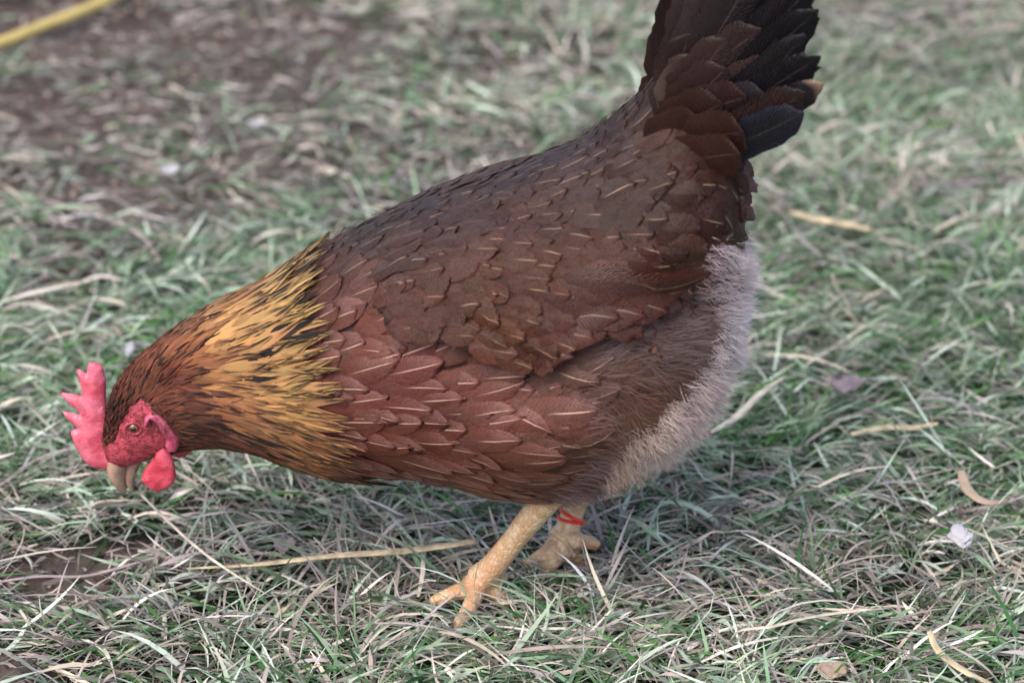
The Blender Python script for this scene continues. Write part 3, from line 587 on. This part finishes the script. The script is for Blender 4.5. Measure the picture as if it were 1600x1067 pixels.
for s_ in (-1, 1):
    v_, f_ = plate(LOBE, s_*.0225, .0075, 2.0, wave=.35); mesh('earlobe', v_, f_, M_lobe, HEN)
M_beak = plain('beak_horn', (156, 126, 108), .42, .28, 120, .0002, .5, .05); M_iris = plain('iris', (112, 62, 38), .12, .2, 400, 0, .8); M_pupil = plain('pupil', (8, 7, 8), .08, 0, 10, 0, .9)
bk = [P(186, 712), P(183, 730), P(184, 745), P(189, 758), P(196, 769)]
v_, f_ = tube(bk, [.0072, .0066, .0052, .0033, .0009], 16, 1.25, (0, 1, 0), 5); mesh('upper_beak', v_, f_, M_beak, HEN)
bk = [P(214, 704), P(208, 722), P(204, 739), P(203, 754), P(206, 766)]
v_, f_ = tube(bk, [.0050, .0046, .0037, .0024, .0007], 14, 1.25, (0, 1, 0), 5); mesh('lower_beak', v_, f_, M_beak, HEN)
for s_ in (-1, 1):
    e0 = P(209, 668, 0); hit = bvh.ray_cast(Vector((e0[0], s_*.1, e0[2]+.0)), Vector((0, -s_, 0)))[0]; ye = hit.y if hit else s_*.016
    for it in range(3):
        e0 = P(209, 668, -abs(ye)); hit = bvh.ray_cast(Vector((e0[0], s_*.1, e0[2])), Vector((0, -s_, 0)))[0]; ye = hit.y if hit else ye
    ec = np.array([e0[0], ye, e0[2]])
    eo = mesh('eye', *blob(ec-np.array([0, s_*.0012, 0]), (.0039, .0039, .0039)), M_iris, HEN)
    mesh('pupil', *blob(ec+np.array([0, s_*.0016, 0]), (.0019, .0013, .0019)), M_pupil, eo)
    ring = [ec+np.array([math.cos(a)*.0049, s_*.0010, math.sin(a)*.0038]) for a in np.linspace(0, 2*math.pi, 25)]
    mesh('eyelid', *tube(ring, .0010, 8, 1, (0, 1, 0)), M_face, HEN)
    pa = [P(236, 640, -.0205), P(243, 648, -.0215), P(250, 660, -.0215)]; pa = [np.array([q[0], s_*abs(q[1]), q[2]]) for q in pa]
# ear tuft: short brown hairs between eye and lobe
n_ = 1100; tx = rs.normal(254, 8, n_); ty = 655+rs.normal(0, 10, n_)+(tx-254)*.6; Pt = P(tx, ty, -.0215+rs.uniform(-.003, .002, n_))
strands('ear_tuft', HEN, M_down, Pt, unit(np.array([[.9, -.45, -.5]])+rs.normal(0, .2, (n_, 3))), rs.uniform(.004, .009, n_), np.full(n_, .0006), jit(np.tile(lin((88, 48, 40)), (n_, 1)), .3))
ok = inpoly(FACE, px, py) & (s > .6); i6 = rs.permutation(np.where(ok)[0])[:420]; p6, n6 = p[i6], nn[i6]
strands('face_bristles', HEN, M_down, p6, unit(dirfield(px[i6], py[i6])+n6*.35+rs.normal(0, .25, n6.shape)), rs.uniform(.0015, .0045, len(i6)), np.full(len(i6), .00035), jit(np.tile(lin((96, 44, 38)), (len(i6), 1)), .4))
# red leg ring
M_band = plain('red_plastic', (214, 40, 28), .35, .1, 60, 0, .5)
ld = unit(hockF-footF); bc = None
for tq in np.linspace(.2, .8, 61):
    q = footF*(1-tq)+hockF*tq; 
    if abs(pix(q)[1]-810) < 3: bc = q
if bc is None: bc = footF*.6+hockF*.4
a1 = unit(np.cross(ld, [0, 1, 0])); a2 = np.cross(ld, a1); parts = []
for z0, tl in ((.0012, .16), (-.0014, -.12)):
    parts.append(tube([bc+ld*z0+.0084*(math.cos(a)*a1+math.sin(a)*a2)+ld*tl*.0098*math.cos(a) for a in np.linspace(0, 2*math.pi, 31)], .0010, 8, 1, tuple(ld)))
v_, f_ = merge(parts); mesh('leg_band', v_, f_, M_band, HEN)
# claws
M_claw = plain('claw', (92, 76, 64), .4, .2, 200, 0, .5)
for (a, b_, z0, z1) in (((674, 940), (658, 947), .013, .009), ((713, 976), (706, 990), .010, .005), ((794, 952), (798, 960), .001, -.002), ((820, 884), (810, 890), .009, .004), ((850, 900), (845, 908), .004, .0), ((934, 852), (945, 856), .017, .012)):
    mesh('claw', *tube([G(*a, z0), (G(*a, z0)+G(*b_, z1))/2+np.array([0, 0, .001]), G(*b_, z1)], [.003, .0022, .0005], 8, 1, None, 3), M_claw, HEN)
# ---------------------------------------------------------------- ground and grass
def hground(x, y): return .012*(vnoise(x, y, 3, 4)-.5)+.006*(vnoise(x, y, 4, 12)-.5)
DIRT = [((330, 170), 780, 330, .58), ((120, 60), 330, 80, .9), ((60, 180), 260, 70, .9), ((330, 130), 260, 60, .75), ((520, 60), 260, 60, .8), ((640, 110), 160, 40, .6), ((250, 250), 300, 40, .7), ((100, 300), 260, 55, .85), ((380, 330), 190, 36, .7), ((60, 400), 170, 40, .5), ((180, 865), 190, 30, .9), ((40, 900), 170, 45, .95), ((120, 935), 170, 28, .8), ((820, 70), 130, 40, .4), ((30, 1050), 60, 25, .7), ((1500, 900), 70, 20, .35), ((330, 815), 90, 16, .5)]
def dirt(x, y):
    a, b_ = pix(np.stack([x, y, np.zeros(len(x))], 1)); d = np.zeros(len(x)); ok_ = (y > -1)
    for (cx, cy), rx, ry, am in DIRT:
        q = np.hypot((a-cx)/rx, (b_-cy)/ry)+.7*(vnoise(x, y, 8, 22)-.5)+.5*(vnoise(x, y, 9, 9)-.5); d = np.maximum(d, am*(1-sm(.55, 1.1, q)))
    return d*ok_
gx = np.concatenate([-np.geomspace(60, 2.2, 20), np.linspace(-2, 2, 201), np.geomspace(2.2, 60, 20)]); gy = np.concatenate([-np.geomspace(60, 1.7, 20), np.linspace(-1.5, 3, 226), np.geomspace(3.2, 60, 20)])
X, Y = np.meshgrid(gx, gy, indexing='ij'); Z = hground(X, Y)
gm, gnt, gbs = newmat('soil'); b = NB(gnt); ob = b.obj()
n1_ = b.ss(.35, .65, b.noise(9, 6, .7, ob)); n2_ = b.ss(.4, .6, b.noise(130, 5, .7, ob)); dm = b.attr('dirt').outputs['Fac']
soil = b.mix(n1_, tuple(lin((74, 64, 60))), tuple(lin((106, 94, 90)))); soil = b.mix(b.math('MULTIPLY', n2_, .5), soil, tuple(lin((128, 112, 104))))
thatch = b.mix(n2_, tuple(lin((30, 40, 28))), tuple(lin((62, 64, 48))))
gnt.links.new(b.mix(dm, thatch, soil), gbs.inputs['Base Color']); gbs.inputs['Roughness'].default_value = .95; gbs.inputs['Specular IOR Level'].default_value = .1
b.bump(b.math('ADD', b.noise(60, 8, .75, ob), b.math('MULTIPLY', b.noise(300, 4, .7, ob), .4)), 1.0, .012, gbs)
dd = dirt(X.ravel(), Y.ravel())
go = mesh('ground', np.stack([X.ravel(), Y.ravel(), Z.ravel()], 1), grid_faces(len(gx), len(gy), False), gm, None, {'dirt': np.repeat(dd[:, None], 3, 1)}); tag(go, kind='structure')
def blade_mat(name, spec=.3):
    m, nt, bs = newmat(name); b = NB(nt); c = b.attr('fcol').outputs['Color']; ob = b.obj()
    f = b.ss(.35, .65, b.noise(120, 3, .7, ob)); nt.links.new(b.mix(b.math('MULTIPLY', f, .35), c, b.mix(1.0, c, (.6, .58, .5), 'MULTIPLY')), bs.inputs['Base Color'])
    bs.inputs['Roughness'].default_value = .5; bs.inputs['Specular IOR Level'].default_value = spec
    bs.inputs['Transmission Weight'].default_value = 0
    tr = b.n('BsdfTranslucent'); nt.links.new(c, tr.inputs[0]); mx = b.n('MixShader'); mx.inputs[0].default_value = .22
    nt.links.new(bs.outputs[0], mx.inputs[1]); nt.links.new(tr.outputs[0], mx.inputs[2]); nt.links.new(mx.outputs[0], nt.nodes['Material Output'].inputs[0]); return m
M_blade = blade_mat('grass_blade')
GREENS = np.array([lin(c) for c in ((122, 146, 112), (154, 170, 148), (88, 120, 80), (66, 108, 50), (112, 138, 106), (172, 184, 166), (46, 82, 40), (136, 156, 128))])
STRAWS = np.array([lin(c) for c in ((176, 166, 152), (154, 144, 134), (182, 170, 150), (130, 118, 108), (198, 190, 178), (142, 134, 130))])
def blades(name, x, y, dry, Lr, Wr, lay, label, kindcat, seg=5, el=(5, 65), zlay=.016, pal=None):
    n = len(x); L = rs.uniform(*Lr, n)*(1-.35*lay); W = Wr[0]+(Wr[1]-Wr[0])*rs.rand(n)**1.6
    ch = (vnoise(x, y, 21, 7)+.5*vnoise(x, y, 22, 20))/1.5
    az = ch*math.pi*4+rs.normal(0, 1.0, n); az = np.where(rs.rand(n) < .35, rs.choice([0, math.pi], n)+rs.normal(0, .5, n), az)
    e0 = np.radians(rs.uniform(*el, n))*(1-.5*lay); e1 = e0-np.radians(rs.uniform(0, 60, n)); daz = rs.normal(0, .32, n)
    kink = rs.rand(n) < .2; kp = rs.randint(1, seg, n); ka = rs.normal(0, .9, n)
    z0 = hground(x, y)+rs.rand(n)**1.3*zlay*(1-dirt(x, y)*.8)
    pts = np.empty((n, seg+1, 3)); pts[:, 0] = np.stack([x, y, z0], 1); st = L/seg
    dirs = []
    for k in range(seg):
        f = k/(seg-1); e = e0*(1-f)+e1*f; a = az+daz*f+np.where(kink & (kp <= k), ka, 0)
        d = np.stack([np.cos(e)*np.cos(a), np.cos(e)*np.sin(a), np.sin(e)], 1); dirs.append(d); pts[:, k+1] = pts[:, k]+d*st[:, None]
    low = hground(pts[..., 0].ravel(), pts[..., 1].ravel()).reshape(n, seg+1)+.0015+rs.rand(n, 1)*.01
    pts[..., 2] = np.maximum(pts[..., 2], low); dirs.append(dirs[-1]); D = np.stack(dirs, 1)
    S = np.cross(D, np.array([0, 0, 1.0])); S = unit(S); U = np.cross(S, D); roll = rs.normal(0, .6, (n, 1, 1))+np.linspace(0, 1, seg+1)[None, :, None]*rs.normal(0, .8, (n, 1, 1))
    S = S*np.cos(roll)+U*np.sin(roll); t = np.linspace(0, 1, seg+1); wp = np.minimum(.55+t*1.5, 1)*(1-t**2.2*.93)
    hwid = (W[:, None]*wp[None])[..., None]*.5
    V = np.stack([pts-S*hwid, pts+S*hwid], 2).reshape(-1, 3); K = (seg+1)*2; i = np.arange(seg); f = np.stack([i*2, i*2+1, i*2+3, i*2+2], 1)
    F = (f[None]+(np.arange(n)*K)[:, None, None]).reshape(-1, 4)
    isd = rs.rand(n) < dry; pn_ = (.85+.45*vnoise(x, y, 91, 9))[:, None]; pn_ = pn_*np.where(rs.rand(n, 1) < .3, .6, 1.28)*np.array([[1.0, 1.0, 1.07]]); c = pn_*np.where(isd[:, None], STRAWS[rs.randint(0, len(STRAWS), n)], GREENS[rs.randint(0, len(GREENS), n)])*(1+rs.normal(0, .16, (n, 1)))
    tipd = STRAWS[rs.randint(0, len(STRAWS), n)]; ft = (rs.rand(n) < .35)[:, None, None]*sm(.4, 1, t)[None, :, None]
    cc = c[:, None, :]*(1-ft)+tipd[:, None, :]*ft; cc = np.repeat(np.clip(cc, .003, .95), 2, 1).reshape(-1, 3)
    o = mesh(name, V, F, M_blade, None, {'fcol': cc}); tag(o, label, kindcat, kind='stuff'); return o
def field(n, x0, x1, y0, y1, excl=None, dpow=1.0, seed=31):
    x = rs.uniform(x0, x1, n); y = rs.uniform(y0, y1, n); d = dirt(x, y); cl = vnoise(x, y, seed, 16)*.6+vnoise(x, y, seed+1, 45)*.4
    gxp, gyp = pix(np.stack([x, y, np.full(n, .01)], 1)); k = rs.rand(n) < (1-d*dpow)**2.2*np.clip(.25+1.3*cl, .1, 1.5); ft = np.minimum(np.hypot((gxp-735)/75, (gyp-935)/38), np.hypot((gxp-870)/40, (gyp-850)/22)); k &= (rs.rand(n) < .6+.4*sm(.7, 1.1, ft))
    if excl is not None: k &= ~((x > excl[0]) & (x < excl[1]) & (y > excl[2]) & (y < excl[3]))
    return x[k], y[k], d[k]
DX = (-.85, .85, -.35, 1.55)
x, y, d = field(190000, *DX)
dn = .24+.36*(vnoise(x, y, 51, 5)-.5)*2+.25*d; fl = np.clip((x*0+.5), 0, 1)
blades('grass', x, y, dn, (.014, .062), (.0010, .0036), rs.rand(len(x))*.8, 'short matted green grass covering the ground around the hen', 'grass')
x, y, d = field(24000, *DX, dpow=.95, seed=61)
blades('dry_grass', x, y, np.full(len(x), .97), (.02, .10), (.0008, .0030), np.full(len(x), .5), 'loose dry straw blades scattered over the green grass', 'dry grass', seg=6, el=(0, 35), zlay=.024)
x, y, d = field(90000, -3, 3, -1.8, 4, excl=DX)
blades('grass', x, y, np.full(len(x), .4), (.03, .09), (.003, .007), rs.rand(len(x))*.8, 'outer lawn of short grass surrounding the patch the hen stands on', 'grass', seg=4)
x, y, d = field(30000, -.8, .8, -.3, 1.5, dpow=.15, seed=71); k = d > .12; x, y = x[k], y[k]
blades('chaff', x, y, np.full(len(x), .85), (.008, .045), (.001, .0032), np.full(len(x), .9), 'short broken bits of dry grass strewn over the bare soil', 'dry grass', seg=3, el=(-5, 20), zlay=.008)
# fine crumbs of soil and chaff on the bare patches
n_ = 9000; x = rs.uniform(-.75, .75, n_); y = rs.uniform(-.3, 1.5, n_); k = rs.rand(n_) < dirt(x, y)*.9; x, y = x[k], y[k]; n_ = len(x)
base = np.array([(1, 0, 0), (-1, 0, 0), (0, 1, 0), (0, -1, 0), (0, 0, 1), (0, 0, -1)], float); tri = np.array([(0, 2, 4), (2, 1, 4), (1, 3, 4), (3, 0, 4), (2, 0, 5), (1, 2, 5), (3, 1, 5), (0, 3, 5)])
r_ = rs.uniform(.0012, .0055, (n_, 1, 1)); V = base[None]*r_*rs.uniform(.5, 1.3, (n_, 6, 1))+np.stack([x, y, hground(x, y)+.001], 1)[:, None]
cc = np.repeat(jit(np.array([lin(c) for c in ((88, 74, 68), (112, 96, 90), (68, 56, 50), (140, 124, 112))])[rs.randint(0, 4, n_)], .2), 6, 0)
o = mesh('soil_crumbs', V.reshape(-1, 3), (tri[None]+(np.arange(n_)*6)[:, None, None]).reshape(-1, 3), M_down, None, {'fcol': cc}); tag(o, 'crumbs of brown soil lying on the bare patches', 'soil', kind='stuff')
# ---------------------------------------------------------------- single things lying about
def stalk(name, label, cat, pts, r, mat, flat=.55, z=.02, group=None, n=10, rr=None):
    zz = z if hasattr(z, '__len__') else [z]*len(pts)
    path = [G(a, b_, q) for (a, b_), q in zip(pts, zz)]; rad = rr if rr is not None else [r*k for k in np.interp(np.linspace(0, 1, len(pts)), [0, .1, .8, 1], [.6, 1, .9, .35])]
    path = np.array(path); path[1:-1] += rs.normal(0, .0004 if r > .005 else .0014, path[1:-1].shape)
    o = mesh(name, *tube(path, rad, n, flat, None, 6), mat); tag(o, label, cat, group); return o
M_straw = plain('straw', (164, 150, 120), .6, .4, 110, .0008); M_pale = plain('pale_straw', (176, 166, 148), .6, .35, 90, .0006)
M_twig = plain('twig', (138, 124, 122), .75, .3, 60, .0006); M_yel = plain('yellow_rod', (176, 156, 92), .5, .18, 14, .0003); M_white = plain('white_down', (160, 158, 160), .7, .06, 60, .0006)
M_leaf = plain('dead_leaf', (112, 100, 102), .7, .3, 60, .0006); M_tan = plain('tan_leaf', (150, 132, 112), .65, .25, 50, .0006); M_dark = plain('dark_clod', (74, 64, 58), .95, .4, 40, .002)
stalk('straw_stalk', 'long thick yellow straw stalk lying on the grass left of the hen\'s feet', 'straw', [(292, 888), (400, 882), (520, 868), (630, 855), (746, 845)], .0034, M_straw, z=[.02, .024, .026, .029, .033], rr=[.0008, .0020, .0028, .0034, .0028], flat=.35)
stalk('straw_stalk', 'pale straw stalk lying on the grass just behind the pale rump feathers', 'straw', [(1112, 675), (1150, 650), (1190, 618), (1226, 588)], .003, M_pale, z=.03)
stalk('straw_stalk', 'short flat tan straw right of the hen, below the shrivelled mauve leaf', 'straw', [(1330, 678), (1380, 668), (1425, 663), (1466, 661)], .0036, M_straw, z=.028, flat=.3)
stalk('straw_stalk', 'blurred tan straw lying on the grass to the right of the hen\'s tail base', 'straw', [(1236, 332), (1280, 348), (1325, 352), (1362, 360)], .0048, M_straw, z=.03)
stalk('straw_stalk', 'long pale grass stem bent over the grass in the bottom right part', 'straw', [(1136, 1016), (1150, 985), (1200, 978), (1260, 968), (1330, 958), (1390, 950)], .0014, M_pale, z=[.01, .03, .035, .034, .033, .03], flat=.4)
stalk('straw_stalk', 'broad creased straw blade in the bottom right corner of the grass', 'straw', [(1452, 985), (1470, 1020), (1510, 1050), (1560, 1072)], .0030, M_straw, z=[.04, .03, .024, .02], flat=.3)
stalk('straw_stalk', 'thin grey stem across the bare soil at the left edge, in front of the beak', 'stem', [(-20, 912), (60, 905), (130, 896), (200, 882), (250, 868)], .0014, M_twig, z=.016)
stalk('straw_stalk', 'thin bent straw rising below the beak on the left grass', 'straw', [(220, 772), (250, 810), (300, 850), (350, 890), (420, 930)], .0011, M_pale, z=[.045, .04, .036, .03, .02])
stalk('straw_stalk', 'blurred pale stem lying on bare soil at the left edge, level with the golden neck', 'stem', [(-20, 412), (40, 407), (90, 400), (140, 396)], .0022, M_twig, z=.015)
stalk('straw_stalk', 'short straw at the left edge beside the comb', 'straw', [(-12, 645), (5, 636), (20, 629), (34, 622)], .0028, M_pale, z=.028)
stalk('twig', 'thin forked grey twig on bare soil in the upper left', 'twig', [(38, 300), (90, 318), (140, 332), (190, 350), (230, 375), (250, 410)], .0022, M_twig, z=.015)
stalk('twig', 'purplish grey twig lying on the grass at the right edge', 'twig', [(1425, 283), (1480, 284), (1540, 284), (1610, 279)], .0028, M_leaf, z=.024)
stalk('twig', 'short whitish twig standing in the grass at the right, above the curled leaves', 'twig', [(1300, 428), (1312, 455), (1330, 485)], .0022, M_pale, z=[.05, .035, .02])
stalk('yellow_stick', 'yellow stick lying on bare soil in the far left corner', 'stick', [(-40, 82), (20, 60), (75, 38), (130, 18), (200, -14)], .0085, M_yel, flat=.9, z=.014, rr=[.0062, .0066, .0060, .0064, .0058])
stalk('curled_leaf', 'curled tan blade of dead grass at the right edge', 'dead leaf', [(1502, 735), (1510, 765), (1535, 782), (1572, 783)], .0042, M_tan, z=[.04, .034, .03, .028], flat=.25)
def crumple(name, label, cat, px_, py_, w_, h_, mat, z=.024, seed=1, thick=.0012, group=None):
    n = 14; c0_ = G(px_, py_, z); k = (c0_[1]+CAMD)/CP/FPX; W_ = w_*k/2; H_ = h_*k/2/.5; V = []
    for i in range(n):
        for j in range(n):
            u = i/(n-1)*2-1; v = j/(n-1)*2-1; q = math.sqrt(max(0, 1-v*v*.9))*(1+.25*(vnoise(np.array([u*2+seed]), np.array([v*2+5]), seed, 1.7)[0]-.5))
            zz = (vnoise(np.array([u+3]), np.array([v+3]), seed+3, 2.2)[0]-.4)*.45*W_+.2*W_*u*u
            V.append((c0_[0]+u*q*W_, c0_[1]+v*H_*(1-.3*u*u), c0_[2]+zz))
    o = mesh(name, V, grid_faces(n, n, False), mat); so = o.modifiers.new('thickness', 'SOLIDIFY'); so.thickness = thick; tag(o, label, cat, group); return o
crumple('white_feather', 'white scrap of down lying on the grass in front of the curled tan blade', 'feather', 1500, 842, 44, 32, M_white, .034, 3, .003)
crumple('white_feather', 'small white scrap on the ground just above the hen\'s head', 'feather', 203, 548, 14, 22, M_white, .03, 5, .002)
crumple('white_feather', 'blurred white scrap on bare soil in the upper left', 'feather', 266, 268, 30, 14, M_white, .012, 7, .0015)
crumple('white_feather', 'blurred white scrap on bare soil in the upper middle, farthest of the scraps', 'feather', 402, 195, 28, 9, M_white, .010, 9, .0015)
crumple('dead_leaf', 'shrivelled mauve dead leaf on the grass to the right of the hen', 'dead leaf', 1320, 602, 60, 30, M_leaf, .03, 11)
crumple('dead_leaf', 'grey dead leaf in the grass beside the thick yellow straw stalk', 'dead leaf', 445, 852, 36, 30, M_leaf, .02, 13)
crumple('dead_leaf', 'brown dead leaf in the grass above the long stem at the bottom right', 'dead leaf', 1300, 1050, 50, 24, M_tan, .024, 15)
for lab, (a, b_), rad in (('dark clod of earth at the bottom left corner', (12, 1058), .017), ('grey crumbly clod of earth at the bottom right corner', (1515, 1052), .012)):
    V, F = blob(G(a, b_, .010), (rad, rad*.8, rad*.6), 0, 32); V = V+unit(V-V.mean(0))*((vnoise(V[:, 0]+V[:, 2], V[:, 1]-V[:, 2], 5, 300)-.5)*.008)[:, None]
    o = mesh('earth_clod', V, F, M_dark); tag(o, lab, 'clod of earth')
